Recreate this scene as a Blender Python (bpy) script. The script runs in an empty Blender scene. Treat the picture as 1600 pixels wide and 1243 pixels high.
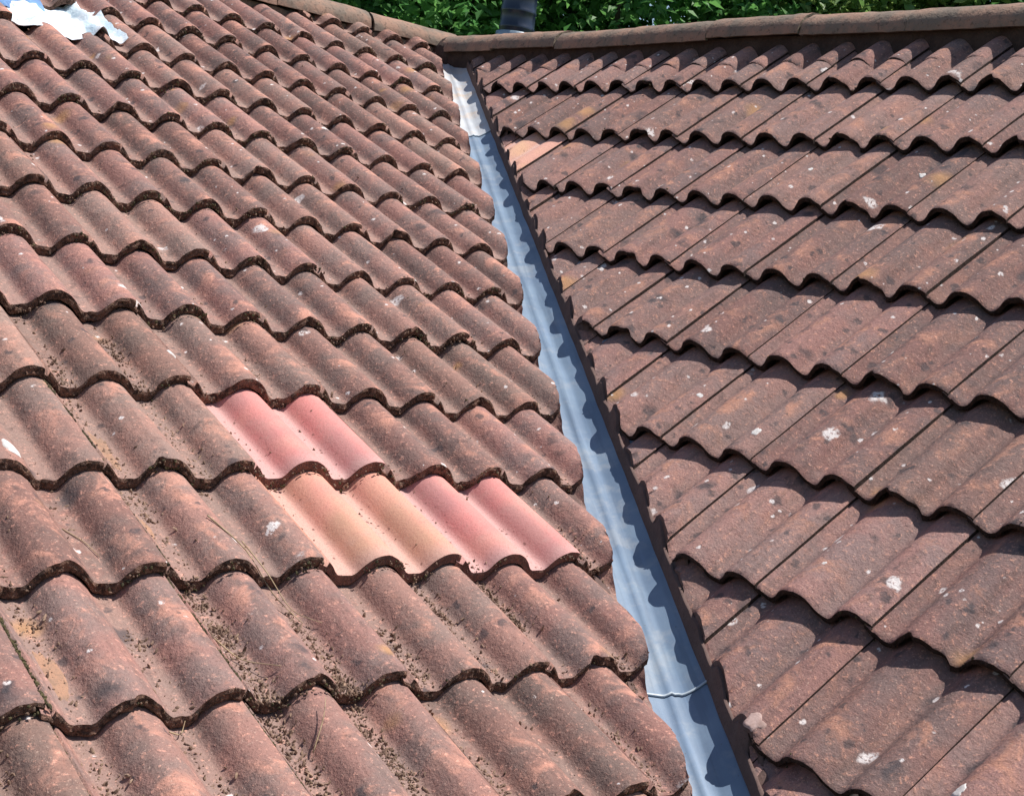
import bpy, bmesh, math, random
from mathutils import Vector, Matrix, Euler, noise
scene = bpy.context.scene
col = scene.collection
random.seed(7)

# ------------------------------------------------------------------ camera
YAW, PIT, ROL = 0.8482, 1.25996, 0.1453
cam_d = bpy.data.cameras.new("camera"); cam = bpy.data.objects.new("camera", cam_d); col.objects.link(cam)
cam.matrix_world = Matrix.Translation((2.20619, -2.04323, 0.50575)) @ \
    (Matrix.Rotation(YAW, 4, 'Z') @ Matrix.Rotation(PIT, 4, 'X') @ Matrix.Rotation(ROL, 4, 'Z'))
cam_d.sensor_fit = 'HORIZONTAL'; cam_d.sensor_width = 36
cam_d.lens = 2117.27 / 1600 * 36
cam_d.shift_x = -83.58 / 1600; cam_d.shift_y = 487.5 / 1600
cam_d.clip_start = 0.05; cam_d.clip_end = 2000
scene.camera = cam

# ------------------------------------------------------------------ light
S = Vector((0.22, 0.46, 1.0)).normalized()
ELEV = math.asin(S.z); AZ = math.atan2(S.x, S.y)
world = bpy.data.worlds.new("World"); scene.world = world; world.use_nodes = True
wn = world.node_tree; bg = wn.nodes['Background']
sky = wn.nodes.new('ShaderNodeTexSky'); sky.sky_type = 'NISHITA'; sky.sun_disc = False
sky.sun_elevation = ELEV; sky.sun_rotation = AZ
wn.links.new(sky.outputs[0], bg.inputs[0]); bg.inputs[1].default_value = 0.085
sd = bpy.data.lights.new("sun", 'SUN'); so = bpy.data.objects.new("sun", sd); col.objects.link(so)
sd.energy = 4.9; sd.angle = math.radians(0.55); sd.color = (1.0, 0.955, 0.90)
so.rotation_euler = S.to_track_quat('Z', 'Y').to_euler()
scene.view_settings.view_transform = 'Standard'; scene.view_settings.look = 'None'
scene.view_settings.exposure = 0.50; scene.view_settings.gamma = 1

# ------------------------------------------------------------------ roof geometry constants
TL, TR = 0.37675, 0.67944            # pitches of the two slopes
G, P = 0.32244, 0.15                 # gauge, roll spacing
LX0, LY0 = -2.46386, -0.68204        # left lattice origin  (down slope, along ridge)
RX0, RY0 = -2.77746, -1.8978         # right lattice origin (along ridge, down slope)
ROLLH, THK, STEP = 0.043, 0.024, 0.027
ROLLR, ROLLRH, THKR, STEPR = 0.043, 0.023, 0.016, 0.019
K = STEP / G; KR = STEPR / G
CL, SL = math.cos(TL), math.sin(TL); CR, SR = math.cos(TR), math.sin(TR)
ML = Matrix(((0, -CL, SL, 0), (1, 0, 0, 0), (0, SL, CL, 0), (0, 0, 0, 1)))
MR = Matrix(((1, 0, 0, 0), (0, CR, -SR, 0), (0, SR, CR, 0), (0, 0, 0, 1)))
VD = Vector((0.89806, -0.43988, 0)).normalized(); VW = Vector((0.43988, 0.89806, 0)).normalized()
CUT_L, CUT_R = -0.055, 0.066         # cut lines either side of the valley (plan distance)
SEAM = 0.046; SEAML = 0.027

def prof(x, soft=False):
    u = (x / P) % 1.0
    if u > 0.5: u -= 1.0
    if soft:
        r = 0.0
        for d in (-.07, -.035, 0, .035, .07):
            a = abs(u + d) / .40
            if a < 1: r += (1 - a ** 2.2) ** .9
        return r / 4.83
    r = 0.0
    for d in (-.04, -.02, 0, .02, .04):
        a = abs(u + d) / 0.365
        if a < 1: r += (1 - a ** 2.1) ** .85
    return r / 4.93

# ------------------------------------------------------------------ node helpers
class NT:
    def __init__(s, name):
        s.m = bpy.data.materials.new(name); s.m.use_nodes = True; s.t = s.m.node_tree
        s.b = s.t.nodes['Principled BSDF']; s.b.inputs['Specular IOR Level'].default_value = 0.25
        s.b.inputs['Roughness'].default_value = 0.9
    def n(s, typ, **kw):
        nd = s.t.nodes.new('ShaderNode' + typ)
        for k, v in kw.items():
            if k in nd.inputs: 
                if hasattr(v, 'is_linked') or isinstance(v, bpy.types.NodeSocket): s.t.links.new(v, nd.inputs[k])
                else: nd.inputs[k].default_value = v
            else: setattr(nd, k, v)
        return nd
    def link(s, a, b): s.t.links.new(a, b)
    def math(s, op, a, b=None, clamp=False):
        nd = s.t.nodes.new('ShaderNodeMath'); nd.operation = op; nd.use_clamp = clamp
        for i, v in enumerate((a, b)):
            if v is None: continue
            if isinstance(v, bpy.types.NodeSocket): s.link(v, nd.inputs[i])
            else: nd.inputs[i].default_value = v
        return nd.outputs[0]
    def vmath(s, op, a, b):
        nd = s.t.nodes.new('ShaderNodeVectorMath'); nd.operation = op
        for i, v in enumerate((a, b)):
            if isinstance(v, bpy.types.NodeSocket): s.link(v, nd.inputs[i])
            else: nd.inputs[i].default_value = v
        return nd.outputs[0]
    def ramp(s, f, lo, hi):
        nd = s.t.nodes.new('ShaderNodeMapRange'); nd.interpolation_type = 'SMOOTHSTEP'
        s.link(f, nd.inputs[0]); nd.inputs[1].default_value = lo; nd.inputs[2].default_value = hi
        return nd.outputs[0]
    def noise(s, v, scale, detail=4, rough=.6, dist=0):
        nd = s.t.nodes.new('ShaderNodeTexNoise'); s.link(v, nd.inputs['Vector'])
        nd.inputs['Scale'].default_value = scale; nd.inputs['Detail'].default_value = detail
        nd.inputs['Roughness'].default_value = rough; nd.inputs['Distortion'].default_value = dist
        return nd.outputs['Fac']
    def mix(s, f, a, b, mode='MIX'):
        nd = s.t.nodes.new('ShaderNodeMix'); nd.data_type = 'RGBA'; nd.blend_type = mode
        for i, v in ((0, f), (6, a), (7, b)):
            if isinstance(v, bpy.types.NodeSocket): s.link(v, nd.inputs[i])
            elif i == 0: nd.inputs[0].default_value = v
            else: nd.inputs[i].default_value = (*v, 1)
        return nd.outputs[2]
    def spots(s, v, scale, radius, gate, seed=0.0, soft=.35, warp=.35):
        """round lichen spots: 1 inside a spot"""
        off = s.vmath('ADD', v, (seed, seed * 1.7, seed * .6))
        wn_ = s.t.nodes.new('ShaderNodeTexNoise'); s.link(off, wn_.inputs['Vector']); wn_.inputs['Scale'].default_value = scale * 2.2
        wn_.inputs['Detail'].default_value = 3
        wv = s.vmath('MULTIPLY', s.vmath('SUBTRACT', wn_.outputs['Color'], (.5, .5, .5)), (warp / scale,) * 3)
        vo = s.t.nodes.new('ShaderNodeTexVoronoi'); s.link(s.vmath('ADD', off, wv), vo.inputs['Vector'])
        vo.inputs['Scale'].default_value = scale
        sep = s.t.nodes.new('ShaderNodeSeparateColor'); s.link(vo.outputs['Color'], sep.inputs[0])
        r = s.math('MULTIPLY', s.math('ADD', sep.outputs[1], .35), radius)
        d = s.math('DIVIDE', vo.outputs['Distance'], r)
        inside = s.math('SUBTRACT', 1.0, s.ramp(d, 1 - soft, 1.0))
        g = s.math('GREATER_THAN', sep.outputs[0], gate)
        return s.math('MULTIPLY', inside, g)
    def bump(s, h, dist, strength=1.0, normal=None):
        nd = s.t.nodes.new('ShaderNodeBump'); s.link(h, nd.inputs['Height'])
        nd.inputs['Distance'].default_value = dist; nd.inputs['Strength'].default_value = strength
        if normal is not None: s.link(normal, nd.inputs['Normal'])
        return nd.outputs[0]
    def coords(s, rnd=True):
        tc = s.t.nodes.new('ShaderNodeTexCoord').outputs['Object']
        if not rnd: return tc, tc, None
        r = s.t.nodes.new('ShaderNodeObjectInfo').outputs['Random']
        cb = s.t.nodes.new('ShaderNodeCombineXYZ')
        s.link(s.math('MULTIPLY', r, 37.0), cb.inputs[0]); s.link(s.math('MULTIPLY', r, 91.0), cb.inputs[1]); s.link(s.math('MULTIPLY', r, 13.0), cb.inputs[2])
        return s.vmath('ADD', tc, cb.outputs[0]), tc, r

def old_tile_mat(name, brown, grey, orange, pan, white_gate, dark_gate, pan_amt, tint=(.33, .25, .15), tint_amt=.35):
    q = NT(name); v, tc, r = q.coords()
    n1 = q.noise(v, 7, 5, .62); n2 = q.noise(v, 26, 5, .7, .4); n3 = q.noise(v, 240, 3, .7); n4 = q.noise(v, 90, 4, .75)
    c = q.mix(q.ramp(n1, .38, .62), brown, grey)
    # per tile tint
    c = q.mix(q.math('MULTIPLY', r, tint_amt), c, tint)
    hv = q.t.nodes.new('ShaderNodeHueSaturation'); q.link(c, hv.inputs['Color'])
    rr = q.math('FRACT', q.math('MULTIPLY', r, 17.31))
    q.link(q.math('ADD', q.math('MULTIPLY', rr, .46), .77), hv.inputs['Value']); hv.inputs['Saturation'].default_value = 1.0
    c = hv.outputs[0]
    # dark run-off streaks down the slope
    st = q.noise(q.vmath('MULTIPLY', v, (34, 3.2, 34)), 1.0, 4, .6, .2)
    c = q.mix(q.math('MULTIPLY', q.ramp(st, .50, .66), .32), c, (.085, .062, .056))
    # worn orange patches on crests
    sp = q.t.nodes.new('ShaderNodeSeparateXYZ'); q.link(tc, sp.inputs[0])
    cs = q.math('COSINE', q.math('MULTIPLY', sp.outputs[0], 2 * math.pi / P))
    crest = q.ramp(cs, -.2, 1.0)
    om = q.math('MULTIPLY', q.ramp(q.noise(v, 11, 5, .65, .6), .50, .68), q.math('ADD', q.math('MULTIPLY', crest, .55), .25))
    c = q.mix(om, c, orange)
    # dirt in the pans
    panm = q.ramp(cs, -.35, -.95)
    pm = q.math('MULTIPLY', panm, q.math('MULTIPLY', q.ramp(q.math('ADD', n2, q.math('MULTIPLY', rr, .22)), .38, .62), pan_amt))
    c = q.mix(pm, c, pan)
    # speckle
    c = q.mix(q.math('MULTIPLY', q.ramp(n2, .54, .70), .60), c, tuple(x * .50 for x in grey))
    c = q.mix(q.math('MULTIPLY', q.ramp(n4, .55, .70), .42), c, tuple(min(1, x * 1.9) for x in orange))
    c = q.mix(q.math('MULTIPLY', q.ramp(n3, .53, .70), .55), c, tuple(x * .3 for x in brown))
    c = q.mix(q.math('MULTIPLY', q.ramp(q.noise(v, 210, 2, .6), .62, .72), .50), c, (.52, .36, .29))
    # lichens
    c = q.mix(q.math('MULTIPLY', q.spots(v, 12, .34, dark_gate, 3.1, .65, .7), .70), c, (.052, .050, .056))
    c = q.mix(q.math('MULTIPLY', q.spots(v, 26, .32, dark_gate, 8.1, .5, .9), .68), c, (.055, .052, .058))
    c = q.mix(q.math('MULTIPLY', q.spots(v, 9, .36, .88, 5.3, .8), .65), c, (.46, .25, .11))
    w = q.spots(v, 13, .28, white_gate, 1.3, .35, .6)
    w2 = q.spots(v, 45, .28, white_gate, 9.7, .4, .5)
    c = q.mix(q.math('MULTIPLY', q.math('MAXIMUM', w, w2), q.ramp(q.noise(v, 120, 3), .36, .48)), c, (.62, .56, .54))
    # weathered tail end
    q.link(c, q.b.inputs['Base Color'])
    h = q.math('ADD', q.math('MULTIPLY', n2, .9), q.math('ADD', q.math('MULTIPLY', n4, .55), q.math('MULTIPLY', n3, .22)))
    q.link(q.bump(h, .0055, .85), q.b.inputs['Normal'])
    q.b.inputs['Roughness'].default_value = .93
    return q.m

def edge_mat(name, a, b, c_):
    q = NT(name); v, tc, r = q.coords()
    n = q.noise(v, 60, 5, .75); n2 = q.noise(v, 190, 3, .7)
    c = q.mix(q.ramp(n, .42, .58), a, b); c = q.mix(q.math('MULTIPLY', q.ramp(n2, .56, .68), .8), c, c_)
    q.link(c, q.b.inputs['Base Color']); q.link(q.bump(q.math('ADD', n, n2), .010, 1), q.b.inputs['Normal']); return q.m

def new_tile_mat(name, base, flank, patch, pale):
    q = NT(name); v, tc, r = q.coords()
    n1 = q.noise(v, 6, 3, .5); n4 = q.noise(v, 120, 4, .7)
    sp = q.t.nodes.new('ShaderNodeSeparateXYZ'); q.link(tc, sp.inputs[0])
    c = q.mix(q.ramp(n1, .42, .62), base, patch)
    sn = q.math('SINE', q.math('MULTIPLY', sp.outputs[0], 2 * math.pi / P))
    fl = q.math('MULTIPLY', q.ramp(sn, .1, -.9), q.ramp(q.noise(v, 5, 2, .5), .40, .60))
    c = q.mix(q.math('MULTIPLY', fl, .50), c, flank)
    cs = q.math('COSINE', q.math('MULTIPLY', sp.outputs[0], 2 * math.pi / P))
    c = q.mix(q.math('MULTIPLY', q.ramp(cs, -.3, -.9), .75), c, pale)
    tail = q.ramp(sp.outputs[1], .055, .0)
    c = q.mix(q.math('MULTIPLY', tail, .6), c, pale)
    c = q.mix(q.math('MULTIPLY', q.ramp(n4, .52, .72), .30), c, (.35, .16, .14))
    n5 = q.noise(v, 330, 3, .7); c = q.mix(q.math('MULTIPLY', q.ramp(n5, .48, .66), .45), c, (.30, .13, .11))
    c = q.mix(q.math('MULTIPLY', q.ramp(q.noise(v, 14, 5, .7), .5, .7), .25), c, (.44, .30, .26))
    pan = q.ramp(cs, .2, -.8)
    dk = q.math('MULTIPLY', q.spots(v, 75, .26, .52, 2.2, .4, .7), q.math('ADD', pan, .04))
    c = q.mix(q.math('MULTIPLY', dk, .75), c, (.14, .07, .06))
    q.link(c, q.b.inputs['Base Color'])
    q.link(q.bump(q.math('ADD', n4, q.math('MULTIPLY', n1, .5)),     .0016, .7), q.b.inputs['Normal'])
    q.b.inputs['Roughness'].default_value = .9; q.b.inputs['Specular IOR Level'].default_value = .15
    return q.m

M = {}
M['tileL'] = old_tile_mat('weathered_concrete_left', (.280, .142, .122), (.195, .132, .122), (.54, .260, .190), (.255, .175, .148), .945, .84, .70, (.28, .195, .145), .45)
M['tileR'] = old_tile_mat('weathered_concrete_right', (.268, .142, .124), (.198, .132, .124), (.47, .23, .155), (.225, .152, .134), .88, .58, .35, (.26, .17, .14), .35)
M['edge'] = edge_mat('crumbling_tile_edge', (.235, .130, .095), (.070, .042, .032), (.42, .26, .17))
M['edgeR'] = edge_mat('painted_shade_tile_edge', (.050, .030, .024), (.025, .016, .013), (.10, .060, .042))  # shade on the right-slope tile tails, painted into a near-black edge colour
M['edgeN'] = edge_mat('new_tile_edge', (.30, .145, .115), (.19, .10, .08), (.36, .22, .17))
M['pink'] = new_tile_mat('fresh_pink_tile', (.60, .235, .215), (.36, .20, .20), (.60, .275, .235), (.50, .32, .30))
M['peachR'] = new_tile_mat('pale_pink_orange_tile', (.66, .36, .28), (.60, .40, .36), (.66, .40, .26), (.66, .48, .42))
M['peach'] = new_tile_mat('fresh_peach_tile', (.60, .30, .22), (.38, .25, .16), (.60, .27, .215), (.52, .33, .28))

def simple_mat(name, a, b, scale=20, bumpd=.003, rough=.9, c3=None, spec=.25, metal=0, rnd=True):
    q = NT(name); v, tc, r = q.coords(rnd)
    n = q.noise(v, scale, 5, .65); n2 = q.noise(v, scale * 7, 3, .7)
    c = q.mix(q.ramp(n, .38, .62), a, b)
    if c3: c = q.mix(q.math('MULTIPLY', q.ramp(n2, .54, .70), .75), c, c3)
    q.link(c, q.b.inputs['Base Color'])
    q.link(q.bump(q.math('ADD', n, q.math('MULTIPLY', n2, .4)), bumpd, .8), q.b.inputs['Normal'])
    q.b.inputs['Roughness'].default_value = rough; q.b.inputs['Specular IOR Level'].default_value = spec
    q.b.inputs['Metallic'].default_value = metal
    return q.m
M['ridge'] = simple_mat('weathered_ridge_tile', (.30, .185, .135), (.185, .145, .115), 9, .009, .95, (.075, .058, .048))
M['mortar'] = simple_mat('old_dark_mortar', (.045, .030, .026), (.065, .045, .038), 22, .010, .95, (.025, .018, .016), rnd=False)
M['mortarV'] = simple_mat('brown_valley_mortar', (.105, .068, .060), (.13, .085, .074), 22, .004, .95, (.075, .048, .042), rnd=False)
M['mortarJ'] = simple_mat('grey_junction_mortar', (.21, .165, .12), (.13, .10, .078), 18, .008, .95, (.09, .07, .05), rnd=False)
M['felt'] = simple_mat('black_roofing_felt', (.025, .02, .02), (.04, .03, .028), 9, .003, .95)
M['brick'] = simple_mat('brick_wall', (.26, .12, .08), (.30, .16, .11), 6, .004, .9)
M['grass'] = simple_mat('garden_grass', (.05, .09, .025), (.09, .12, .04), 1.2, .02, .95)
M['bark'] = simple_mat('tree_bark', (.09, .065, .045), (.05, .04, .03), 8, .02, .95)
M['straw'] = simple_mat('dry_straw', (.42, .32, .20), (.28, .20, .12), 40, .001, .8)
M['crumb'] = simple_mat('dirt_crumbs', (.22, .14, .10), (.11, .07, .052), 35, .002, .95, (.30, .22, .14))
M['crumbp'] = simple_mat('pale_litter', (.30, .20, .14), (.16, .10, .075), 35, .002, .95, (.42, .33, .24))
M['sand'] = simple_mat('orange_sandy_dirt', (.36, .205, .135), (.27, .17, .12), 45, .003, .95, (.16, .10, .07))
M['smear'] = simple_mat('pinkish_mortar_smear', (.42, .30, .27), (.30, .20, .175), 40, .002, .95)
M['moss'] = simple_mat('dark_moss', (.045, .042, .025), (.09, .075, .035), 70, .004, .97, (.14, .10, .05))
M['poo'] = simple_mat('bird_dropping_white', (.62, .60, .58), (.50, .47, .45), 70, .002, .9, (.30, .24, .22))
M['wsheet'] = simple_mat('white_plastic', (.86, .89, .91), (.66, .78, .84), 10, .010, .35, None, .5)
M['bsheet'] = simple_mat('blue_plastic', (.16, .30, .52), (.11, .20, .38), 14, .004, .35, None, .5)
M['pipe'] = simple_mat('glossy_dark_flue', (.014, .022, .042), (.02, .03, .055), 9, .0008, .28, None, .6)
M['collar'] = simple_mat('pale_metal_collar', (.30, .37, .42), (.20, .26, .32), 12, .001, .35, None, .5, .3)

def liner_mat(name, a, b, stain, amt, rough):
    q = NT(name); v, tc, r = q.coords(False)
    n = q.noise(v, 6, 4, .55, .5); n2 = q.noise(v, 45, 4, .65)
    def dot(w): 
        d = q.t.nodes.new('ShaderNodeVectorMath'); d.operation = 'DOT_PRODUCT'; q.link(v, d.inputs[0]); d.inputs[1].default_value = w; return d.outputs['Value']
    cb = q.t.nodes.new('ShaderNodeCombineXYZ'); q.link(q.math('MULTIPLY', dot(tuple(VD)), 2.2), cb.inputs[0]); q.link(q.math('MULTIPLY', dot(tuple(VW)), 38), cb.inputs[1])
    ns = q.noise(cb.outputs[0], 1.0, 4, .6, .3)
    c = q.mix(q.ramp(n, .36, .64), a, b)
    c = q.mix(q.math('MULTIPLY', q.ramp(q.noise(v, 9, 5, .7), .48, .66), amt), c, stain)
    c = q.mix(q.math('MULTIPLY', q.ramp(n2, .60, .75), .18), c, stain)
    c = q.mix(q.math('MULTIPLY', q.ramp(ns, .52, .70), .45), c, tuple(min(1, x * 1.5) for x in b))
    c = q.mix(q.math('MULTIPLY', q.ramp(ns, .48, .34), .35), c, tuple(x * .6 for x in b))
    c = q.mix(q.math('MULTIPLY', q.spots(v, 60, .13, .86, 4.4, .5), .5), c, (.10, .085, .07))
    q.link(c, q.b.inputs['Base Color']); q.b.inputs['Specular IOR Level'].default_value = .5
    rr = q.math('ADD', q.math('MULTIPLY', n2, .25), rough); q.link(rr, q.b.inputs['Roughness'])
    q.link(q.bump(q.math('ADD', n, q.math('MULTIPLY', n2, .12)), .004, .5), q.b.inputs['Normal']); return q.m
M['linA'] = liner_mat('pale_stained_liner', (.48, .50, .52), (.40, .42, .45), (.50, .40, .31), .8, .42)
M['linB'] = liner_mat('blue_grey_liner', (.170, .235, .315), (.135, .190, .27), (.31, .33, .35), .45, .36)

M['linE'] = simple_mat('pale_liner_edge', (.50, .56, .60), (.40, .46, .51), 12, .001, .4, None, .5)
def leaf_mat(name, a, b):
    q = NT(name); v, tc, r = q.coords(False)
    g = q.t.nodes.new('ShaderNodeNewGeometry')
    c = q.mix(g.outputs['Random Per Island'], a, b)
    q.link(c, q.b.inputs['Base Color']); q.b.inputs['Roughness'].default_value = .5; q.b.inputs['Specular IOR Level'].default_value = .4
    tr = q.t.nodes.new('ShaderNodeBsdfTranslucent'); q.link(c, tr.inputs['Color']); mx = q.t.nodes.new('ShaderNodeMixShader'); mx.inputs[0].default_value = .5
    q.link(q.b.outputs[0], mx.inputs[1]); q.link(tr.outputs[0], mx.inputs[2]); q.link(mx.outputs[0], q.t.nodes['Material Output'].inputs[0])
    return q.m

# ------------------------------------------------------------------ object helpers
def obj(name, me, parent=None, mw=None):
    o = bpy.data.objects.new(name, me); col.objects.link(o)
    if mw is not None: o.matrix_world = mw
    if parent: o.parent = parent
    return o
def tag(o, label=None, cat=None, group=None, kind=None):
    if label: o['label'] = label
    if cat: o['category'] = cat; o['kind'] = kind or 'thing'
    if group: o['group'] = group
    if kind: o['kind'] = kind
    return o
def empty(name, loc=(0, 0, 0)):
    o = bpy.data.objects.new(name, None); o.location = loc; o.empty_display_size = .1; col.objects.link(o); return o
def mesh_from(name, verts, faces, mats, mi=None, smooth=None):
    me = bpy.data.meshes.new(name); me.from_pydata(verts, [], faces)
    for m in mats: me.materials.append(m)
    for k, p in enumerate(me.polygons):
        if mi: p.material_index = mi[k]
        p.use_smooth = smooth[k] if smooth else True
    me.update(); return me

def slab(nx, ny, top, bot, mats, side_rows=1, facejit=None, name='slab', sharp_rim=True):
    """closed solid between two surfaces top(i,j) and bot(i,j), sides at the rim (material slot 1)."""
    V, F, MI, SM = [], [], [], []
    ti = {}; bi = {}
    for j in range(ny + 1):
        for i in range(nx + 1):
            ti[i, j] = len(V); V.append(top(i, j))
    for j in range(ny + 1):
        for i in range(nx + 1):
            bi[i, j] = len(V); V.append(bot(i, j))
    for j in range(ny):
        for i in range(nx):
            F.append((ti[i, j], ti[i + 1, j], ti[i + 1, j + 1], ti[i, j + 1])); MI.append(0); SM.append(True)
            F.append((bi[i, j], bi[i, j + 1], bi[i + 1, j + 1], bi[i + 1, j])); MI.append(1); SM.append(True)
    rim = [(i, 0) for i in range(nx)] + [(nx, j) for j in range(ny)] + [(i, ny) for i in range(nx, 0, -1)] + [(0, j) for j in range(ny, 0, -1)]
    nr = len(rim)
    rows = []
    for r_ in range(side_rows + 1):
        f = r_ / side_rows; row = []
        for k, (i, j) in enumerate(rim):
            a = Vector(V[ti[i, j]]); b = Vector(V[bi[i, j]]); p = a.lerp(b, f)
            if facejit and 0 < r_ < side_rows: p = facejit(p, i, j)
            row.append(len(V)); V.append(tuple(p))
        rows.append(row)
    for r_ in range(side_rows):
        for k in range(nr):
            k2 = (k + 1) % nr
            F.append((rows[r_][k], rows[r_ + 1][k], rows[r_ + 1][k2], rows[r_][k2])); MI.append(1); SM.append(False)
    me = mesh_from(name, V, F, mats, MI, SM)
    # weld rims so that cutting leaves one closed body
    bm = bmesh.new(); bm.from_mesh(me); bmesh.ops.remove_doubles(bm, verts=bm.verts, dist=1e-6)
    for e in bm.edges:
        if len(e.link_faces) == 2 and e.link_faces[0].material_index != e.link_faces[1].material_index: e.smooth = False
    bmesh.ops.recalc_face_normals(bm, faces=bm.faces)
    bm.to_mesh(me); bm.free(); return me

# ------------------------------------------------------------------ tiles
def rz_right(x, y):
    # rolls of the right-hand tiles swell towards the tail, so their arches gape over the course below
    h = ROLLR - (ROLLR - ROLLRH) * min(1, max(0, y) / .40)
    return -ROLLR + h * prof(x, True) - KR * y
def xsamples(seam, gap):
    xl, xr = -P + seam + .001, P + seam - .001 - gap
    xs = [xl - .016, xl + .0005, xl + .004]; k = xl + .010
    while k < xr - .010: xs.append(k); k += .0062
    return xl, xr, xs + [xr - .006, xr - .002, xr]
def tile_mesh(seed, length=0.405, rough=1.0, mat=None, emat=None, thk=THK, K=K, gap=.005, soft=False):
    ROLLH = ROLLR if soft else globals()['ROLLH']
    X_LEFT, X_RIGHT, XS = xsamples(SEAM if soft else SEAML, gap)
    ys = [0, .003, .008, .016, .028]
    while ys[-1] < length - .02: ys.append(ys[-1] + .024)
    ys.append(length)
    nx, ny = len(XS) - 1, len(ys) - 1
    off = Vector((seed * 7.13, seed * 3.7, seed * 1.9))
    amp = rough
    def rollz(x, y):
        if not soft: return ROLLH * (prof(x) - 1) - K * y
        return rz_right(x, y)
    def zt(x, y):
        n = noise.noise(Vector((x * 9, y * 6, 0)) + off) * .0016 * amp + noise.noise(Vector((x * 45, y * 40, 3)) + off) * .0008 * amp
        z = rollz(x, y) + n
        # worn rounded arris at the tail
        z -= .0035 * max(0, 1 - y / .010) ** 2 * (.5 + .9 * amp * abs(noise.noise(Vector((x * 60, 0, 7)) + off)))
        return z
    def tailoff(x):
        a = noise.noise(Vector((x * 55, 1, 0)) + off) * .0028 + noise.noise(Vector((x * 16, 4, 0)) + off) * .003
        c = noise.noise(Vector((x * 28, 9, 2)) + off)
        if c > .30: a += (c - .30) * .028
        return a * amp
    def top(i, j):
        x, y = XS[i], ys[j]
        z = zt(x, y)
        if i <= 1: z -= (.005 if soft else .013)
        e_ = max(0, 1 - (X_RIGHT - x) / .035)
        z += (.0006 if soft else .0008) * e_
        fade = max(0, 1 - y / .03)
        return (x, y + tailoff(x) * fade, z)
    def bot(i, j):
        x, y = XS[i], ys[j]
        z = rollz(x, y) - thk * (1.0 if i > 1 else 1.1)
        fade = max(0, 1 - y / .03)
        z += noise.noise(Vector((x * 50, 5, 0)) + off) * .003 * amp * fade
        return (x, y + (tailoff(x) + noise.noise(Vector((x * 40, 8, 0)) + off) * .003 * amp) * fade, z)
    def fj(p, i, j):
        if j == 0:
            p = p + Vector((0, -.0015 * amp + noise.noise(p * 130 + off) * .0060 * amp, noise.noise(p * 110 - off) * .002 * amp))
        return p
    return slab(nx, ny, top, bot, [mat, emat], 4, fj, 'roof_tile')

def fill_cut(bm):
    be = [e for e in bm.edges if len(e.link_faces) == 1]
    if be:
        r = bmesh.ops.holes_fill(bm, edges=be, sides=0)
        for f in r['faces']: f.material_index = 2; f.smooth = False
        bmesh.ops.triangulate(bm, faces=r['faces'])
def cut_mesh(me, cuts):
    """cuts: list of (co, no) in mesh space; removes the side the normal points to. None if nothing remains."""
    bm = bmesh.new(); bm.from_mesh(me)
    hit = False
    for co, no in cuts:
        ds = [(v.co - co).dot(no) for v in bm.verts]
        if max(ds) <= 0: continue
        if min(ds) >= -.003: bm.free(); return None
        hit = True
        bmesh.ops.bisect_plane(bm, geom=bm.verts[:] + bm.edges[:] + bm.faces[:], plane_co=co, plane_no=no, clear_outer=True, dist=1e-6)
        fill_cut(bm)
        # hand-cut edge: slightly ragged
        for v in bm.verts:
            if abs((v.co - co).dot(no)) < 1e-5:
                v.co += no * (noise.noise(v.co * 35 + co * 9) * .004 - .002) 
    if not hit: bm.free(); return me
    if not bm.faces: bm.free(); return None
    xs = [v.co.x for v in bm.verts]; ys = [v.co.y for v in bm.verts]
    if (max(xs) - min(xs)) < .008 or (max(ys) - min(ys)) < .008: bm.free(); return None
    m2 = bpy.data.meshes.new(me.name)
    bm.to_mesh(m2); bm.free()
    for m in me.materials: m2.materials.append(m)
    m2.materials.append(M['mortarV'])
    return m2

ORD = ['zeroth', 'first', 'second', 'third', 'fourth', 'fifth', 'sixth', 'seventh', 'eighth', 'ninth', 'tenth', 'eleventh', 'twelfth',
       'thirteenth', 'fourteenth', 'fifteenth', 'sixteenth', 'seventeenth', 'eighteenth']
varL = [tile_mesh(k, mat=M['tileL'], emat=M['edge']) for k in range(8)]
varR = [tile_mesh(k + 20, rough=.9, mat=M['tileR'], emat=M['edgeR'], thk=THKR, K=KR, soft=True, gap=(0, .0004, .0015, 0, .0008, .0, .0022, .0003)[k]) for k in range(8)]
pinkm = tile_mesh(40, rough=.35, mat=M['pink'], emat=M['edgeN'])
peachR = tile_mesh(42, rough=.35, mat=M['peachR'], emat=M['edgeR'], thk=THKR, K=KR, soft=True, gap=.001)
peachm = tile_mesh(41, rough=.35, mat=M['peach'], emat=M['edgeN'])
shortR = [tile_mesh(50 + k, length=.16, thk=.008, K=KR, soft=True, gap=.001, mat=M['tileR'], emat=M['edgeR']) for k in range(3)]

RIDGE_LX = -3.70     # plan line where the left slope stops under its ridge tiles
RIDGE_RY = 1.775

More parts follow.
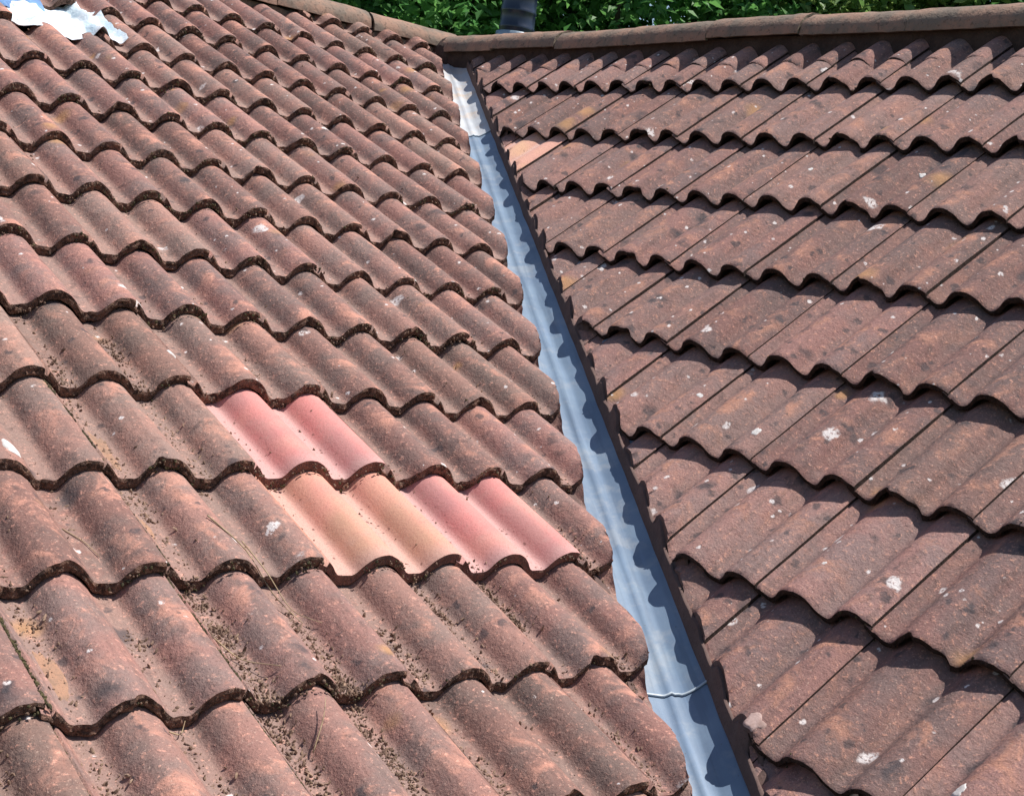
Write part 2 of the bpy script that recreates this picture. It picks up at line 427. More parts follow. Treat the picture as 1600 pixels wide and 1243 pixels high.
def place(side, i, m, me, ycut=True, dz=0.0, ds=0.0, jit=1.0):
    rnd = random.Random(i * 131 + m * 17 + (5000 if side == 'R' else 0))
    if side == 'L':
        s = LX0 + G * i; t = LY0 + P * 2 * m
        pt = Vector((s * CL, t, -s * SL)); B = ML
    else:
        s = RY0 + G * i; t = RX0 + P * 2 * m
        pt = Vector((t, -s * CR, -s * SR)); B = MR
    ja, jx, jy, jz = rnd.gauss(0, .005) * jit, rnd.gauss(0, .0012) * jit, rnd.gauss(0, .0045) * jit, rnd.uniform(-.0008, .0022) * jit
    mw = Matrix.Translation(pt) @ B @ Matrix.Translation((jx, jy + ds, jz + dz)) @ Matrix.Rotation(ja, 4, 'Z') @ Matrix.Rotation(rnd.gauss(0, .003) * jit, 4, 'Y')
    inv = mw.inverted(); i3 = inv.to_3x3()
    cuts = []
    c0 = CUT_L + rnd.uniform(-.006, .004) if side == 'L' else CUT_R + rnd.uniform(-.0005, .0015)
    sg = 1 if side == 'L' else -1
    cuts.append((inv @ (VW * c0), (i3 @ (VW * sg)).normalized()))
    if side == 'L': cuts.append((inv @ Vector((RIDGE_LX, 0, 0)), (i3 @ Vector((-1, 0, 0))).normalized()))
    else: cuts.append((inv @ Vector((0, RIDGE_RY, 0)), (i3 @ Vector((0, 1, 0))).normalized()))
    m2 = cut_mesh(me, cuts)
    if m2 is None: return None
    o = obj('roof_tile', m2, None, mw)
    return o

def lbl(look, side, i0, n):
    return "%s, %s slope, %s course below ridge, %s from valley" % (look, side, ORD[i0], ORD[n])

# the left slope: course -4 under the ridge ... 11 below the frame
leftmost = {-4: 6, -3: 3, -2: 0, -1: -2, 0: -2, 1: -2, 2: -3, 3: -3, 4: -4, 5: -4, 6: -4, 7: -4, 8: -5, 9: -5, 10: -6, 11: -6}
for i in range(-4, 12):
    tiles = []
    for m in range(12, leftmost[i] // 1 - 1, -1):
        if (i, m) == (-1, 1): continue
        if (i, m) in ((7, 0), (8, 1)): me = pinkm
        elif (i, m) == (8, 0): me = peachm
        else: me = varL[(i * 5 + m * 3) % 8]
        o = place('L', i, m, me)
        if o is None: continue
        tiles.append((m, o, o.data is not me))
    for n, (m, o, cut) in enumerate(tiles):
        look = "weathered brown double-roll tile"
        if (i, m) == (7, 0): look = "bright pink replacement tile"
        elif (i, m) == (8, 1): look = "deep pink replacement tile"
        elif (i, m) == (8, 0): look = "peach coloured replacement tile"
        elif cut and n == 0: look = "weathered brown valley-cut tile"
        tag(o, lbl(look, 'left', i + 5, n + 1), 'roof tile', 'tiles laid on the left slope')

# the right slope
for i in range(-1, 9):
    tiles = []
    for m in range(-6, int((i * 1.55 + 16.5 + 9) / 2) + 1):
        if i == -1: me = shortR[m % 3]
        elif (i, m) == (2, 2): me = peachR
        else: me = varR[(i * 3 + m * 5) % 8]
        if i == -1: o = place('R', i, m, me, dz=-.0095, ds=-G * .60 )
        else: o = place('R', i, m, me, jit=.8)
        if o is None: continue
        tiles.append((m, o, o.data is not me))
    for n, (m, o, cut) in enumerate(tiles):
        look = "weathered mauve double-roll tile"
        if i == -1: look = "short cut tile tucked under ridge"
        elif (i, m) == (2, 2): look = "pale pink replacement sliver"
        elif cut and n == 0: look = "weathered mauve valley-cut tile"
        if i == -1:
            tag(o, "short cut tile tucked under the right ridge, %s along from the valley" % ORD[n + 1], 'roof tile', 'tiles laid on the right slope')
        else:
            tag(o, lbl(look, 'right', i + 1, n + 1), 'roof tile', 'tiles laid on the right slope')

# ------------------------------------------------------------------ surfaces used to seat small things
def zcrest(x, y):
    return max(-math.tan(TL) * x, math.tan(TR) * y)
def surf(side, t, s, lift=0.0):
    """world point on top of the tiles at lattice coords t (along) and s (down slope)"""
    if side == 'L':
        i = math.ceil((s - LX0) / G - 1e-6); yup = LX0 + i * G - s
        h = ROLLH * (prof(t - LY0) - 1) - K * yup + lift
        return Vector((s * CL, t, -s * SL)) + Vector((SL, 0, CL)) * h
    i = math.ceil((s - RY0) / G - 1e-6); yup = RY0 + i * G - s
    h = rz_right(t - RX0, yup) + lift
    return Vector((t, -s * CR, -s * SR)) + Vector((0, -SR, CR)) * h

# ------------------------------------------------------------------ valley liner in three lengths
DEP = .077
def liner_pt(q, c, lift=0.0):
    p = VD * q + VW * c
    # soft V, a low rounded rib off centre
    z = zcrest(p.x, p.y); p0 = VD * q
    z0 = zcrest(p0.x, p0.y)
    a = abs(c)
    sl = (z - z0) / a if a > 1e-6 else 0
    z = z0 + sl * math.sqrt(a * a + .012 ** 2) - sl * .004 - DEP
    z += .011 * math.exp(-((c + .004) / .011) ** 2)
    z += .0025 * noise.noise(Vector((q * 3.2, c * 12, 5)))
    return Vector((p.x, p.y, z + lift))
def liner(q0, q1, lift, mat, label):
    nq = max(6, int((q1 - q0) / .035)); nc = 44
    def top(i, j):
        q = q0 + (q1 - q0) * i / nq; c = -.15 + .30 * j / nc
        if i == nq: q += .008 * noise.noise(Vector((c * 14, q1, 0)))
        return tuple(liner_pt(q, c, lift))
    def bot(i, j):
        p = Vector(top(i, j)); p.z -= .0034; return tuple(p)
    me = slab(nq, nc, top, bot, [mat, M['linE']], 1, None, 'liner')
    o = obj('valley_liner', me); tag(o, label, 'valley liner', 'sheet lengths lining the valley')
    V, F = [], []; n = 8
    for j in range(nc + 1):
        p = Vector(top(nq, j))
        for k in range(n):
            a = 2 * math.pi * k / n; V.append(tuple(p + VD * math.cos(a) * .0034 + Vector((0, 0, 1)) * math.sin(a) * .0030))
    for j in range(nc):
        for k in range(n): F.append((j * n + k, (j + 1) * n + k, (j + 1) * n + (k + 1) % n, j * n + (k + 1) % n))
    b = obj('sealed_edge', mesh_from('edge', V, F, [M['linE']])); b.parent = o
    return o
liner(-4.02, -2.86, .0062, M['linA'], 'pale stained valley liner length at the top below the ridge junction')
liner(-3.00, 0.50, .0031, M['linB'], 'long blue-grey valley liner length in the middle of the valley')
liner(0.36, 2.6, 0.0, M['linB'], 'blue-grey valley liner length at the bottom edge of the photo')

# mortar beds under the cut tiles along the valley
def bed(side):
    q0, q1 = -3.98, 2.5; nq = 420; nc = 6
    sg = -1 if side == 'L' else 1
    cc = CUT_L - .012 if side == 'L' else CUT_R - .004
    def topz(q, c):
        p = VD * q + VW * c; h = -.03; z = 0
        for _ in range(5):
            if side == 'L': s_ = (p.x - SL * h) / CL; sp = surf('L', p.y, s_); h = sp.dot(Vector((SL, 0, CL))); nz = CL
            else: s_ = -(p.y + SR * h) / CR; sp = surf('R', p.x, s_); h = sp.dot(Vector((0, -SR, CR))); nz = CR
        return sp.z - (.006 if side == 'R' else THK + .003) / nz
    def top(i, j):
        q = q0 + (q1 - q0) * i / nq; c = cc + sg * .028 * j / nc
        if j == 0: c += sg * .003 * noise.noise(Vector((q * 22, 0, 0)))
        p = VD * q + VW * c
        zc = topz(q, c)
        z = min(zc, topz(q + .008, c), topz(q - .008, c), topz(q, c + sg * .008)) + .004 * noise.noise(Vector((q * 30, c * 30, 0)))
        if side == 'R' and j <= 1:      # mortar pressed up into the pans at the cut
            z = max(z, zcrest(p.x, p.y) - .047 + .005 * noise.noise(Vector((q * 14, 0, 5))))
        zl = liner_pt(q, c).z + .008
        return (p.x, p.y, max(z, zl))
    def bot(i, j):
        q = q0 + (q1 - q0) * i / nq; c = cc + sg * .028 * j / nc
        if j == 0: c -= sg * (.004 + .002 * noise.noise(Vector((q * 9, 0, 3))))
        p = liner_pt(q, c); return (p.x, p.y, p.z + .0045)
    me = slab(nq, nc, top, bot, [M['mortarV'], M['mortarV']], 2, None, 'bed')
    o = obj('mortar_bed', me)
    tag(o, 'brown mortar bed under cut tile edges on the %s side of the valley' % ('left' if side == 'L' else 'right'), 'mortar', 'mortar beds along the valley')
bed('L'); bed('R')

# ------------------------------------------------------------------ ridge tiles and their mortar
def ridge_mesh(seed, length=.445, hw=.108, hh=.080, thk=.014):
    nx, ny = 14, 22; off = Vector((seed * 3.3, 1, seed))
    def f(i, j, d):
        x = length * i / nx; a = math.pi * (j / ny); 
        r = 1 + .03 * noise.noise(Vector((x * 9, a, 0)) + off)
        y = -(hw - d) * math.cos(a) * r; z = (hh - d) * math.sin(a) ** .85 * r + .003 * noise.noise(Vector((x * 25, a * 4, 0)) + off)
        if i in (0, nx): x += .004 * noise.noise(Vector((a * 3, x, 0)) + off)
        return (x, y, z)
    return slab(nx, ny, lambda i, j: f(i, j, 0), lambda i, j: f(i, j, thk), [M['ridge'], M['mortarJ']], 2, None, 'ridge_tile')
rms = [ridge_mesh(k) for k in range(4)]
RZ = 1.368
for k in range(-5, 8):
    rnd = random.Random(k + 77)
    x = -1.325 + .45 * k
    sag = -.012 * math.exp(-((x + 2.7) / .7) ** 2)
    ln = 1.0
    o = obj('ridge_tile', rms[k % 4]); o.location = (x, RIDGE_RY + .005 + rnd.gauss(0, .003), RZ + sag + rnd.gauss(0, .002))
    sag2 = -.012 * math.exp(-((x + .45 + 2.7) / .7) ** 2)
    o.rotation_euler = (rnd.gauss(0, .03), -(sag2 - sag) / .45 + rnd.gauss(0, .003), rnd.gauss(0, .004))
    tag(o, 'weathered half-round ridge tile on the right ridge, %s along from the valley top' % ORD[k + 6], 'ridge tile', 'ridge tiles capping the right ridge')
LRX = -3.70
for k in range(0, 5):
    rnd = random.Random(k + 177)
    y = 1.80 - .45 * k - (.02 if k else .0)
    o = obj('ridge_tile', rms[(k + 1) % 4]); 
    o.location = (LRX + .03 * max(0, (1.9 - k * .45)) , y, RZ + .016 + rnd.gauss(0, .002)); o.rotation_euler = (0, rnd.gauss(0, .006), -math.pi / 2 - .05 + rnd.gauss(0, .006))
    tag(o, 'weathered half-round ridge tile on the left ridge, %s down from the valley top' % ORD[k + 1], 'ridge tile', 'ridge tiles capping the left ridge')

def mortar_prism(p0, p1, hw, zt, zb, label, n=160, mat='mortar', side=None):
    d = (p1 - p0); L = d.length; d.normalize(); w = Vector((-d.y, d.x, 0))
    ny = 8
    def top(i, j):
        q = L * i / n; c = -hw + 2 * hw * j / ny; p = p0 + d * q + w * c
        z = zt - .018 * (abs(c) / hw) ** 3 + .006 * noise.noise(Vector((p.x * 18, p.y * 18, 0)))
        cc = c + .008 * noise.noise(Vector((q * 16, j, 3)))
        p = p0 + d * q + w * cc
        return (p.x, p.y, z)
    def bot(i, j):
        q = L * i / n; c = (-hw + 2 * hw * j / ny) * 1.12; p = p0 + d * q + w * (c + .008 * noise.noise(Vector((q * 20, j, 9))))
        return (p.x, p.y, zb)
    o = obj('mortar_bed', slab(n, ny, top, bot, [M[mat], M[mat]], 4, lambda p, i, j: p + w * (noise.noise(p * 30) * .008), 'mortar'))
    tag(o, label, 'mortar'); return o
mortar_prism(Vector((-3.62, RIDGE_RY + .005, 0)), Vector((2.2, RIDGE_RY + .005, 0)), .080, RZ + .02, 1.25, 'dark mortar bedding under the right ridge tiles')
mortar_prism(Vector((-3.64, 1.76, 0)), Vector((-3.72, -.4, 0)), .080, RZ + .03, 1.30, 'dark mortar bedding under the left ridge tiles', mat='mortarJ')
# mortar lump closing the valley head
def lump(name, c, r, mat, label, sc=(1, 1, 1), seed=0):
    bm = bmesh.new(); bmesh.ops.create_icosphere(bm, subdivisions=4, radius=1)
    for v in bm.verts:
        n = v.co.copy()
        k = 1 + .16 * noise.noise(n * 2.2 + Vector((seed, 0, 0))) + .06 * noise.noise(n * 7)
        v.co = Vector((n.x * sc[0], n.y * sc[1], n.z * sc[2])) * r * k
    for f in bm.faces: f.smooth = True
    me = bpy.data.meshes.new(name); bm.to_mesh(me); bm.free(); me.materials.append(mat)
    o = obj(name, me); o.location = c
    return o
o = lump('mortar_plug', (-3.55, 1.74, 1.335), .10, M['mortar'], '', (.95, .85, .95), 3)
tag(o, 'dark mortar plug closing the head of the valley under the ridge junction', 'mortar')

# ------------------------------------------------------------------ house below: deck under the tiles, walls
house = empty('house', (-1.0, -.5, -3.6))
tag(house, 'house roof structure with black felt showing in the gaps under the tiles', 'house')
def world_part(name, verts, faces, mats):
    me = mesh_from(name, [tuple(Vector(v) - house.location) for v in verts], faces, mats, None, [False] * len(faces))
    o = obj(name, me); o.parent = house; return o
def deck_z(x, y): return zcrest(x, y) - .125
# left felt sheet
def plan_sheet(name, pts, fz, thick=.02):
    top = [(x, y, fz(x, y)) for x, y in pts]; bot = [(x, y, z - thick) for x, y, z in top]
    n = len(pts); F = [tuple(range(n)), tuple(range(2 * n - 1, n - 1, -1))] + [(i, i + n, (i + 1) % n + n, (i + 1) % n) for i in range(n)]
    return world_part(name, top + bot, F, [M['felt']])
zl = lambda x, y: -math.tan(TL) * x - .118
zr = lambda x, y: math.tan(TR) * y - .135
zlb = lambda x, y: -math.tan(TL) * -3.70 - .118 + math.tan(TL) * (x + 3.70)
zrb = lambda x, y: math.tan(TR) * 1.78 - .135 - math.tan(TR) * (y - 1.78)
e = -.4898
plan_sheet('roof_deck', [(-3.70, -3.2), (2.6, -3.2), (2.6, e * 2.6), (-3.70, -e * 3.70)], zl)
plan_sheet('roof_deck', [(-3.70, 1.78), (-3.635, 1.78), (2.6, e * 2.6), (2.6, 1.78)], zr)
plan_sheet('roof_deck', [(-3.70, -3.2), (-3.70, 1.8), (-6.4, 4.6), (-6.4, -3.2)], zlb)
plan_sheet('roof_deck', [(-3.70, 1.78), (2.6, 1.78), (2.6, 4.4), (-6.3, 4.4)], zrb)
def box(name, x0, y0, z0, x1, y1, z1, mat):
    v = [(x0, y0, z0), (x1, y0, z0), (x1, y1, z0), (x0, y1, z0), (x0, y0, z1), (x1, y0, z1), (x1, y1, z1), (x0, y1, z1)]
    f = [(0, 3, 2, 1), (4, 5, 6, 7), (0, 1, 5, 4), (1, 2, 6, 5), (2, 3, 7, 6), (3, 0, 4, 7)]
    return world_part(name, v, f, [mat])
box('wall', -6.0, -3.1, -3.6, 2.2, 4.1, -1.6, M['brick'])

# ground
gm = mesh_from('ground', [(-400, -400, -3.6), (400, -400, -3.6), (400, 400, -3.6), (-400, 400, -3.6)], [(0, 1, 2, 3)], [M['grass']])
tag(obj('ground', gm), 'green garden ground around the house', None, None, 'structure')

# ------------------------------------------------------------------ flue pipe behind the ridge
fl = empty('flue_pipe', (-3.93, 2.38, .675))
tag(fl, 'dark blue ribbed flue pipe with pale collar standing behind the ridge', 'flue')
def lathe(name, prof_, mat, parent, n=56):
    V, F = [], []
    for z, r in prof_:
        for k in range(n): V.append((r * math.cos(2 * math.pi * k / n), r * math.sin(2 * math.pi * k / n), z))
    for a in range(len(prof_) - 1):
        for k in range(n): F.append((a * n + k, a * n + (k + 1) % n, (a + 1) * n + (k + 1) % n, (a + 1) * n + k))
    me = mesh_from(name, V, F, [mat], None, [True] * len(F)); o = obj(name, me); o.parent = parent; return o
PR = .088
pp = [(0, PR)]
z = .93
pp += [(z, PR)]
for k in range(5):
    pp += [(z + .004, PR + .002), (z + .014, PR + .003), (z + .018, PR), (z + .075, PR)]; z += .075
pp += [(z + .02, PR + .004), (z + .05, PR + .004), (z + .05, PR - .01), (z - .02, PR - .012)]
lathe('pipe', pp, M['pipe'], fl)
lathe('collar', [(.55, PR + .06), (.82, PR + .020), (.895, PR + .016), (.915, PR + .014), (.918, PR + .004)], M['collar'], fl)

# ------------------------------------------------------------------ plastic in the missing-tile hole
ps = empty('plastic_sheet', tuple(surf('L', LY0 + P * 2.5, LX0 - G * 1.2)))
tag(ps, 'crumpled white and blue plastic sheet filling the gap of a missing tile', 'plastic sheet')
def psurf(name, t0, t1, s0, s1, hfun, mat, thk=.002):
    nx, ny = 60, 60
    def top(i, j):
        t = t0 + (t1 - t0) * i / nx; s = s1 + (s0 - s1) * j / ny
        p = Vector((s * CL, t, -s * SL)) + Vector((SL, 0, CL)) * hfun(t, s, i / nx, j / ny)
        return tuple(p - ps.location)
    def bot(i, j): 
        p = Vector(top(i, j)); return tuple(p - Vector((SL, 0, CL)) * thk)
    o = obj(name, slab(nx, ny, top, bot, [mat, mat], 1, None, name)); o.parent = ps; return o
tc0 = LY0 + P * 2
def hw_(t, s, u, v):
    base = -ROLLH - .012 + .012 * prof(t - LY0) ** .8 - .004 * v
    d = max(0, min(1, (t - tc0 - .142) / .03)); base = base * (1 - d) + d * (-ROLLH - .016 - .010 * v + .016 + .043 * prof(t - LY0))
    n = .016 * noise.noise(Vector((t * 11 + s * 8, s * 9, 1))) + .010 * (.5 - abs(noise.noise(Vector((t * 16 + s * 12, t * 7 - s * 16, 6))))) + .007 * abs(noise.noise(Vector((t * 22 - s * 30, s * 6, 9)))) + .005 * abs(noise.noise(Vector((t * 34 + s * 20, s * 12, 4))))
    return base + n
psurf('white_sheet', tc0 - .115, tc0 + .262, LX0 - G * 2 - .02, LX0 - G * 1 - .050, hw_, M['wsheet'])
def hb_(t, s, u, v):
    return -.028 + .022 * math.sin(u * 9) * .4 + .010 * noise.noise(Vector((t * 25, s * 10, 8))) - .030 * (1 - v) ** 1.5
psurf('blue_fold', tc0 - .115, tc0 + .055, LX0 - G * 2 - .02, LX0 - G * 2 + .105, hb_, M['bsheet'])

# ------------------------------------------------------------------ small debris
def scatter(name, items, mat, label, cat=None, kind='stuff'):
    V, F = [], []
    ico = [(-.526, 0, .851), (.526, 0, .851), (-.526, 0, -.851), (.526, 0, -.851), (0, .851, .526), (0, .851, -.526), (0, -.851, .526), (0, -.851, -.526), (.851, .526, 0), (-.851, .526, 0), (.851, -.526, 0), (-.851, -.526, 0)]
    ifc = [(0, 4, 1), (0, 9, 4), (9, 5, 4), (4, 5, 8), (4, 8, 1), (8, 10, 1), (8, 3, 10), (5, 3, 8), (5, 2, 3), (2, 7, 3), (7, 10, 3), (7, 6, 10), (7, 11, 6), (11, 0, 6), (0, 1, 6), (6, 1, 10), (9, 0, 11), (9, 11, 2), (9, 2, 5), (7, 2, 11)]
    for p, r, sx in items:
        b = len(V); e = Euler((random.random() * 6, random.random() * 6, random.random() * 6)).to_matrix()
        for v in ico:
            q = Vector((v[0] * sx, v[1], v[2] * .7)) * r * random.uniform(.7, 1.2)
            V.append(tuple(p + e @ q))
        F += [(a + b, c + b, d + b) for a, c, d in ifc]
    me = mesh_from(name, V, F, [mat], None, [False] * len(F)); o = obj(name, me)
    tag(o, label, cat, None, kind); return o
rg = random.Random(11)
def inside_left(t, s):
    p = Vector((s * CL, t, 0)); return p.dot(VW) < CUT_L - .01
def inside_right(t, s):
    p = Vector((t, -s * CR, 0)); return p.dot(VW) > CUT_R + .01
crumbs = []; crumbs2 = []
# pans of the lower left, dense; sparse elsewhere
for cc_ in range(330):
    i = 5.0 + 6.0 * rg.random() ** .75; j = math.floor(rg.uniform(-8, 7)) + .5
    if j > -1 and rg.random() < .45: continue
    if 5.9 < i < 8.1 and -.9 < j < 4 and rg.random() < .8: continue
    n_ = int(rg.choice((15, 30, 60, 120)) * (1.4 if i > 8 else .8)); sl = rg.uniform(.05, .30)
    for k in range(n_):
        s = LX0 + G * (i + rg.gauss(0, sl)); t = LY0 + P * (j + rg.gauss(.0, .085))
        if not inside_left(t, s): continue
        r = rg.choice((.0008, .001, .0013, .0013, .0017, .0022, .0032))
        (crumbs if rg.random() < .5 else crumbs2).append((surf('L', t, s, r * .4), r, rg.uniform(.8, 3.2)))
for k in range(1800):
    i = rg.uniform(-3, 11); j = rg.uniform(-8, 18); jj = math.floor(j) + .5 + rg.gauss(0, .12); s = LX0 + G * i; t = LY0 + P * jj
    if not inside_left(t, s): continue
    r = rg.choice((.0012, .002, .003)); crumbs.append((surf('L', t, s, r * .4), r, rg.uniform(.8, 2)))
scatter('debris', crumbs, M['crumb'], 'loose dirt crumbs and grit lying in the tile pans of the left slope')
scatter('litter', crumbs2, M['crumbp'], 'pale plant litter and grit lying in the tile pans of the left slope')
mos = []; lipc = []
for k in range(16000):          # moss and dirt packed below the left tile tails
    i = rg.randint(-3, 11); j = rg.uniform(-8, 18)
    if noise.noise(Vector((j * 1.3, i * 5.1, 7))) < -.15 + .22 * rg.random(): continue
    s = LX0 + G * i; t = LY0 + P * j
    if not inside_left(t, s): continue
    r = rg.uniform(.0018, .0042)
    if i == -1 and .9 < j < 3.9: continue
    hh = rg.uniform(.05, 1.0)
    (mos if rg.random() < .25 + .5 * (noise.noise(Vector((j * .7, i * 3.1, 27))) > .1) else lipc).append((surf('L', t, s - .0002, 0) + Vector((CL, 0, -SL)) * rg.uniform(-.001, .003) - Vector((SL, 0, CL)) * THK * hh, r * .9, rg.uniform(.8, 1.4)))
for k in range(2500):
    i = rg.randint(0, 8); j = rg.uniform(-3, 28)
    if noise.noise(Vector((j * 1.7, i * 5.1, 17))) < .28: continue
    s = RY0 + G * i; t = RX0 + P * j
    if not inside_right(t, s): continue
    mos.append((surf('R', t, s - rg.uniform(-.002, .003), -rg.uniform(.0, .006)), rg.uniform(.0015, .0035), 1.1))
scatter('tail_grit', lipc, M['crumb'], 'brown grit stuck on the tile tails of the left slope')
scatter('moss', mos, M['moss'], 'dark moss tufts packed along the tile tails')

def blob(name, side, i, j, r, label, cat='bird dropping', mat='poo', seed=0, ax=1.6, hgt=.0009, spl=0):
    """thin irregular splat draped over the tile surface; a child mesh is not needed"""
    t0 = (LY0 if side == 'L' else RX0) + P * j; s0 = (LX0 if side == 'L' else RY0) + G * i
    V, F = [], []
    def one(ct, cs, rr, sd):
        n, m = 26, 6; b = len(V); V.append(tuple(surf(side, ct, cs, hgt)))
        for a in range(1, m + 1):
            for k in range(n):
                th = 2 * math.pi * k / n
                ra = rr * (1 + .5 * noise.noise(Vector((math.cos(th) * 1.4, math.sin(th) * 1.6, sd))) + .22 * noise.noise(Vector((math.cos(th) * 4, math.sin(th) * 5, sd))))
                f = a / m
                V.append(tuple(surf(side, ct + ra * f * math.cos(th), cs + ra * f * ax * math.sin(th), hgt * (1 - f ** 3) * 1.0 + .0004 - (.003 if a == m else 0))))
        for k in range(n): F.append((b, b + 1 + k, b + 1 + (k + 1) % n))
        for a in range(m - 1):
            for k in range(n):
                x = b + 1 + a * n; F.append((x + k, x + n + k, x + n + (k + 1) % n, x + (k + 1) % n))
    one(t0, s0, r, seed)
    rr = random.Random(seed + 5)
    for k in range(spl): one(t0 + rr.gauss(0, r * 1.2), s0 + rr.gauss(0, r * 1.6), r * rr.uniform(.12, .35), seed + k + 1)
    o = obj(name, mesh_from(name, V, F, [M[mat]])); tag(o, label, cat); return o
BL = [
 ('L', 6.36, 4.80, .019, 'white bird dropping near valley on course above the pink tiles', 0),
 ('L', 9.73, -.18, .020, 'white splattered bird dropping low on a roll left of the liner bottom', 9),
 ('L', 4.83, 6.24, .013, 'small pale bird dropping on tail of a cut tile beside the valley', 1),
 ('L', 6.88, -3.83, .020, 'whitish bird dropping at the left edge of the photo', 5),
 ('L', 1.92, 7.4, .013, 'white crusted splash on tail of mid-slope tile upper centre', 8),
 ('L', 5.62, -.84, .012, 'small white splash in the pan above the pink tiles', 4),
 ('R', 4.79, 22.73, .016, 'bright white oval bird dropping on right slope by right edge', 0),
 ('R', 4.83, 17.73, .014, 'white speckled bird dropping right of valley at mid height', 4),
 ('R', 4.77, 19.02, .013, 'elongated white bird dropping beside the long tile seam', 2),
 ('R', 4.50, 17.2, .010, 'small ring-like whitish dropping above the speckled one', 2),
 ('R', 6.97, 24.67, .020, 'crumbly white bird dropping near bottom of the right slope', 5),
 ('R', 6.76, 25.82, .014, 'white bird dropping at lower right corner of the right slope', 1),
 ('R', 6.90, 23.10, .019, 'pale pinkish mortar smear on cut tile beside lower valley', 0),
 ('R', 5.69, 22.03, .009, 'small white bird dropping right of the lower valley', 1),
 ('R', 3.69, 19.75, .009, 'small white bird dropping right of centre on right slope', 1),
 ('R', 1.31, 16.46, .012, 'white bird dropping high on the right slope, nearer the edge', 3),
 ('R', 1.48, 14.14, .010, 'small white bird dropping high on the right slope, farther left', 3),
 ('R', .90, 2.43, .012, 'white chip of mortar on tile tail beside upper valley', 1),
]
for k, (sd_, i, j, r, lb, sp_) in enumerate(BL): blob('bird_dropping' if 'mortar' not in lb else 'mortar_smear', sd_, i, j, r, lb, 'bird dropping' if 'mortar' not in lb else 'mortar', mat='poo' if 'mortar' not in lb else 'smear', seed=k * 3.3, ax=1.1, spl=0)

SB = [('L', 6.66, -2.56, .017, 5.0, 'orange sandy dirt filling a pan two tiles left of the pink tile'),
 ('L', 7.50, -2.62, .014, 5.0, 'orange sandy dirt patch one course lower than the longer one'),
 ('L', 8.70, -4.52, .021, 4.4, 'large orange sandy dirt patch with litter in the lower left pan')]
for k, (sd_, i, j, r, ax_, lb) in enumerate(SB):
    blob('dirt_patch', sd_, i, j, r, lb, 'dirt patch', 'sand', seed=k * 5.1 + 40, ax=ax_, hgt=.0016)
# grime and moss caught along some seams of the left slope
sm = []
for i, j in ((7, -3), (8, -3), (8, -5), (9, -5), (10, -5), (9, -3), (10, -3), (7, -5)):
    for k in range(260):
        f = rg.random(); s = LX0 + G * (i - f); t = LY0 + P * j + SEAML - .003 + rg.gauss(0, .0014)
        if noise.noise(Vector((f * 6, i, j))) < -.05: continue
        sm.append((surf('L', t, s, -.001), rg.uniform(.0014, .0032), 1.6))
scatter('seam_moss', sm, M['moss'], 'dark moss grown into the lower left tile seams')
# straw stalks
def straw(side, pts, r, label):
    V, F = [], []; n = 6
    ps_ = [surf(side, (LY0 if side == 'L' else RX0) + P * j, (LX0 if side == 'L' else RY0) + G * i, h) for i, j, h in pts]
    # smooth
    q = []
    for a in range(len(ps_) - 1):
        for k in range(5): q.append(ps_[a].lerp(ps_[a + 1], k / 5))
    q.append(ps_[-1])
    for _ in range(3): q = [q[0]] + [(q[k - 1] + q[k] * 2 + q[k + 1]) / 4 for k in range(1, len(q) - 1)] + [q[-1]]
    for a, p in enumerate(q):
        d = (q[min(a + 1, len(q) - 1)] - q[max(a - 1, 0)]).normalized(); u = d.orthogonal().normalized(); w = d.cross(u)
        rr = r * (1 - .6 * a / len(q))
        for k in range(n): V.append(tuple(p + (u * math.cos(k * 2 * math.pi / n) + w * math.sin(k * 2 * math.pi / n)) * rr))
    for a in range(len(q) - 1):
        for k in range(n): F.append((a * n + k, a * n + (k + 1) % n, (a + 1) * n + (k + 1) % n, (a + 1) * n + k))
    F.append(tuple(range(n))[::-1]); F.append(tuple((len(q) - 1) * n + k for k in range(n)))
    o = obj('straw', mesh_from('straw', V, F, [M['straw']])); tag(o, label, 'straw', 'dry stalks lying on the left slope')
straw('L', [(7.55, -2.0, .006), (7.85, -1.75, .010), (8.1, -1.6, .014), (8.35, -1.45, .006)], .0016, 'long dry straw hooked over a tile tail left of the pink tiles')
straw('L', [(7.75, -1.72, .012), (8.0, -1.62, .016), (8.25, -1.50, .008), (8.42, -1.30, .004)], .0013, 'thinner dry straw crossing the long one over the same tail')
straw('L', [(8.5, -2.7, .003), (8.65, -2.52, .005), (8.82, -2.25, .006)], .0014, 'short bent straw in the pan of the lower left tiles')
straw('L', [(9.15, -3.75, .006), (9.1, -3.55, .007), (9.02, -3.45, .018)], .0013, 'short twig leaning on a tail at the bottom left')
straw('L', [(9.35, -2.35, .006), (9.22, -2.15, .012), (9.12, -2.05, .02)], .0012, 'upright forked twig between two rolls near the bottom')
straw('L', [(7.45, -3.6, .003), (7.6, -3.45, .005), (7.75, -3.4, .005)], .0011, 'small straw in the sandy pan at the far left')

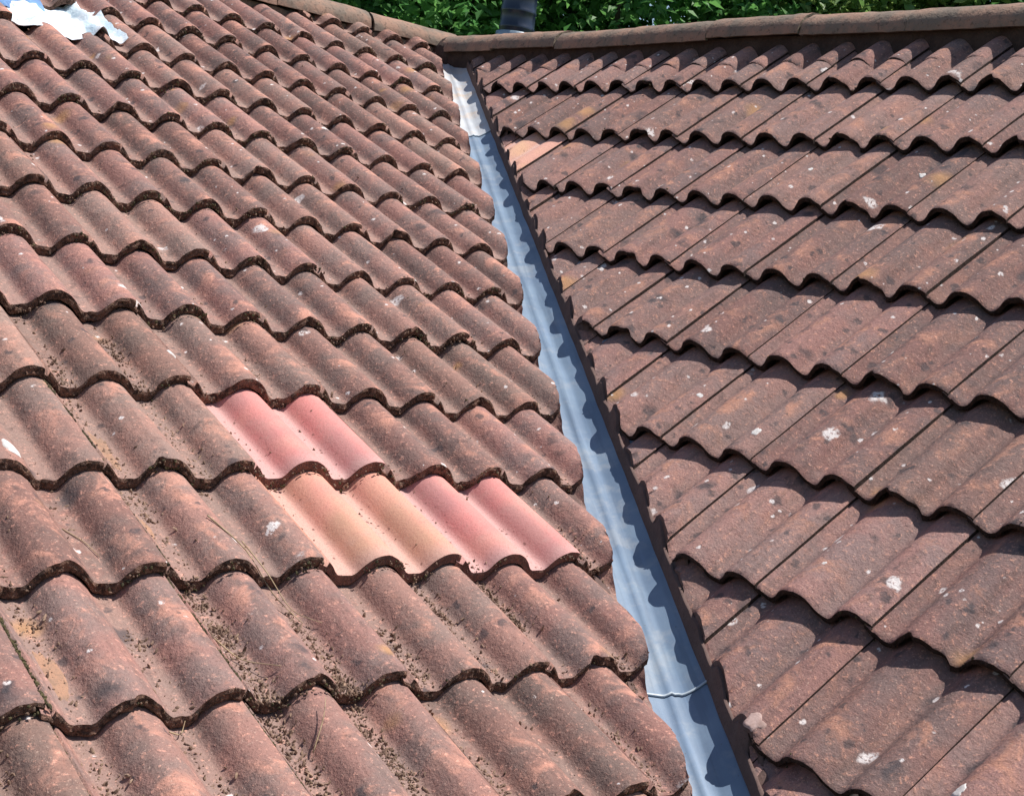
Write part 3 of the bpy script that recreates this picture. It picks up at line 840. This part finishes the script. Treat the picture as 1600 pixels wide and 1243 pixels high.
# ------------------------------------------------------------------ trees behind
def tree(loc, rx, rz, cz, label, seed, a, b, nleaf=9000):
    rt = random.Random(seed); root = empty('leafy_tree', loc); tag(root, label, 'tree', 'trees behind the roof')
    # trunk with limbs
    V, F = [], []; n = 10
    def tube(p0, p1, r0, r1, seg=6):
        b0 = len(V); d = (p1 - p0).normalized(); u = d.orthogonal().normalized(); w = d.cross(u)
        for s_ in range(seg + 1):
            f = s_ / seg; p = p0.lerp(p1, f) + Vector((noise.noise(Vector((f * 2, seed, r0))), noise.noise(Vector((f * 2, r0, seed))), 0)) * .12 * f
            for k in range(n): V.append(tuple(p + (u * math.cos(2 * math.pi * k / n) + w * math.sin(2 * math.pi * k / n)) * (r0 + (r1 - r0) * f)))
        for s_ in range(seg):
            for k in range(n): F.append((b0 + s_ * n + k, b0 + s_ * n + (k + 1) % n, b0 + (s_ + 1) * n + (k + 1) % n, b0 + (s_ + 1) * n + k))
    tube(Vector((0, 0, 0)), Vector((.1, 0, cz * .8)), .20, .12)
    for k in range(9):
        th = rt.random() * 6.28; e_ = Vector((math.cos(th) * rx * .7, math.sin(th) * rx * .7, cz + rt.uniform(-.3, .7) * rz))
        tube(Vector((.08, 0, cz * rt.uniform(.45, .8))), e_, .07, .02)
    o = obj('trunk', mesh_from('trunk', V, F, [M['bark']])); o.parent = root
    V, F = [], []
    cl = []
    for k in range(190):
        d = Vector((rt.gauss(0, 1), rt.gauss(0, 1), rt.gauss(0, 1))).normalized() * rt.uniform(.45, 1.0)
        cl.append((Vector((d.x * rx, d.y * rx, cz + d.z * rz)), rt.uniform(.22, .48)))
    for k in range(nleaf):
        c, r = rt.choice(cl)
        d = Vector((rt.gauss(0, 1), rt.gauss(0, 1), rt.gauss(0, 1))).normalized() * r * rt.random() ** .4
        p = c + d; L = rt.uniform(.025, .075); W = L * rt.uniform(.45, .7)
        e_ = Euler((rt.uniform(-.9, .9), rt.uniform(-.9, .9), rt.random() * 6.28)).to_matrix()
        b0 = len(V)
        for v in ((-L, 0, 0), (-.2 * L, -W, .012), (L, 0, -.01), (-.2 * L, W, .012)): V.append(tuple(p + e_ @ Vector(v)))
        F.append((b0, b0 + 1, b0 + 2, b0 + 3))
    o = obj('crown', mesh_from('crown', V, F, [leaf_mat('leaves_%d' % seed, a, b)], None, [False] * len(F))); o.parent = root
TREES = [((-10.6, 2.6), 2.0, 2.3, 5.6, 'dark leafy tree behind the left ridge end', (0.054, 0.162, 0.054), (0.095, 0.230, 0.068)),
         ((-9.0, 4.9), 1.8, 2.3, 5.7, 'bright green leafy tree directly left of the flue pipe', (0.081, 0.230, 0.068), (0.189, 0.405, 0.108)),
         ((-8.0, 6.9), 1.8, 2.4, 5.8, 'mid green leafy tree right of the flue pipe', (0.074, 0.216, 0.061), (0.162, 0.365, 0.095)),
         ((-6.6, 8.3), 1.7, 2.3, 5.9, 'yellowish green tree behind the middle of the right ridge', (0.121, 0.243, 0.068), (0.270, 0.378, 0.108)),
         ((-5.0, 9.3), 1.6, 2.3, 6.0, 'dark green tree behind the right half of the right ridge', (0.054, 0.176, 0.054), (0.121, 0.284, 0.081)),
         ((-3.4, 10.4), 1.7, 2.3, 6.1, 'bluish green tree behind the far right ridge end', (0.054, 0.189, 0.081), (0.135, 0.297, 0.121)),
         ((-12.6, 7.4), 2.6, 3.0, 6.0, 'tall deep green tree in the second row behind the flue', (0.020, 0.068, 0.020), (0.054, 0.135, 0.041)),
         ((-9.6, 11.4), 2.6, 3.0, 6.2, 'tall shaded tree in the second row behind the right ridge', (0.020, 0.068, 0.020), (0.054, 0.135, 0.041))]
for k, (pos, rx, rz, cz, lb, a, b) in enumerate(TREES): tree((pos[0], pos[1], -3.6), rx, rz, cz, lb, k + 1, a, b, 42000 if k < 6 else 34000)
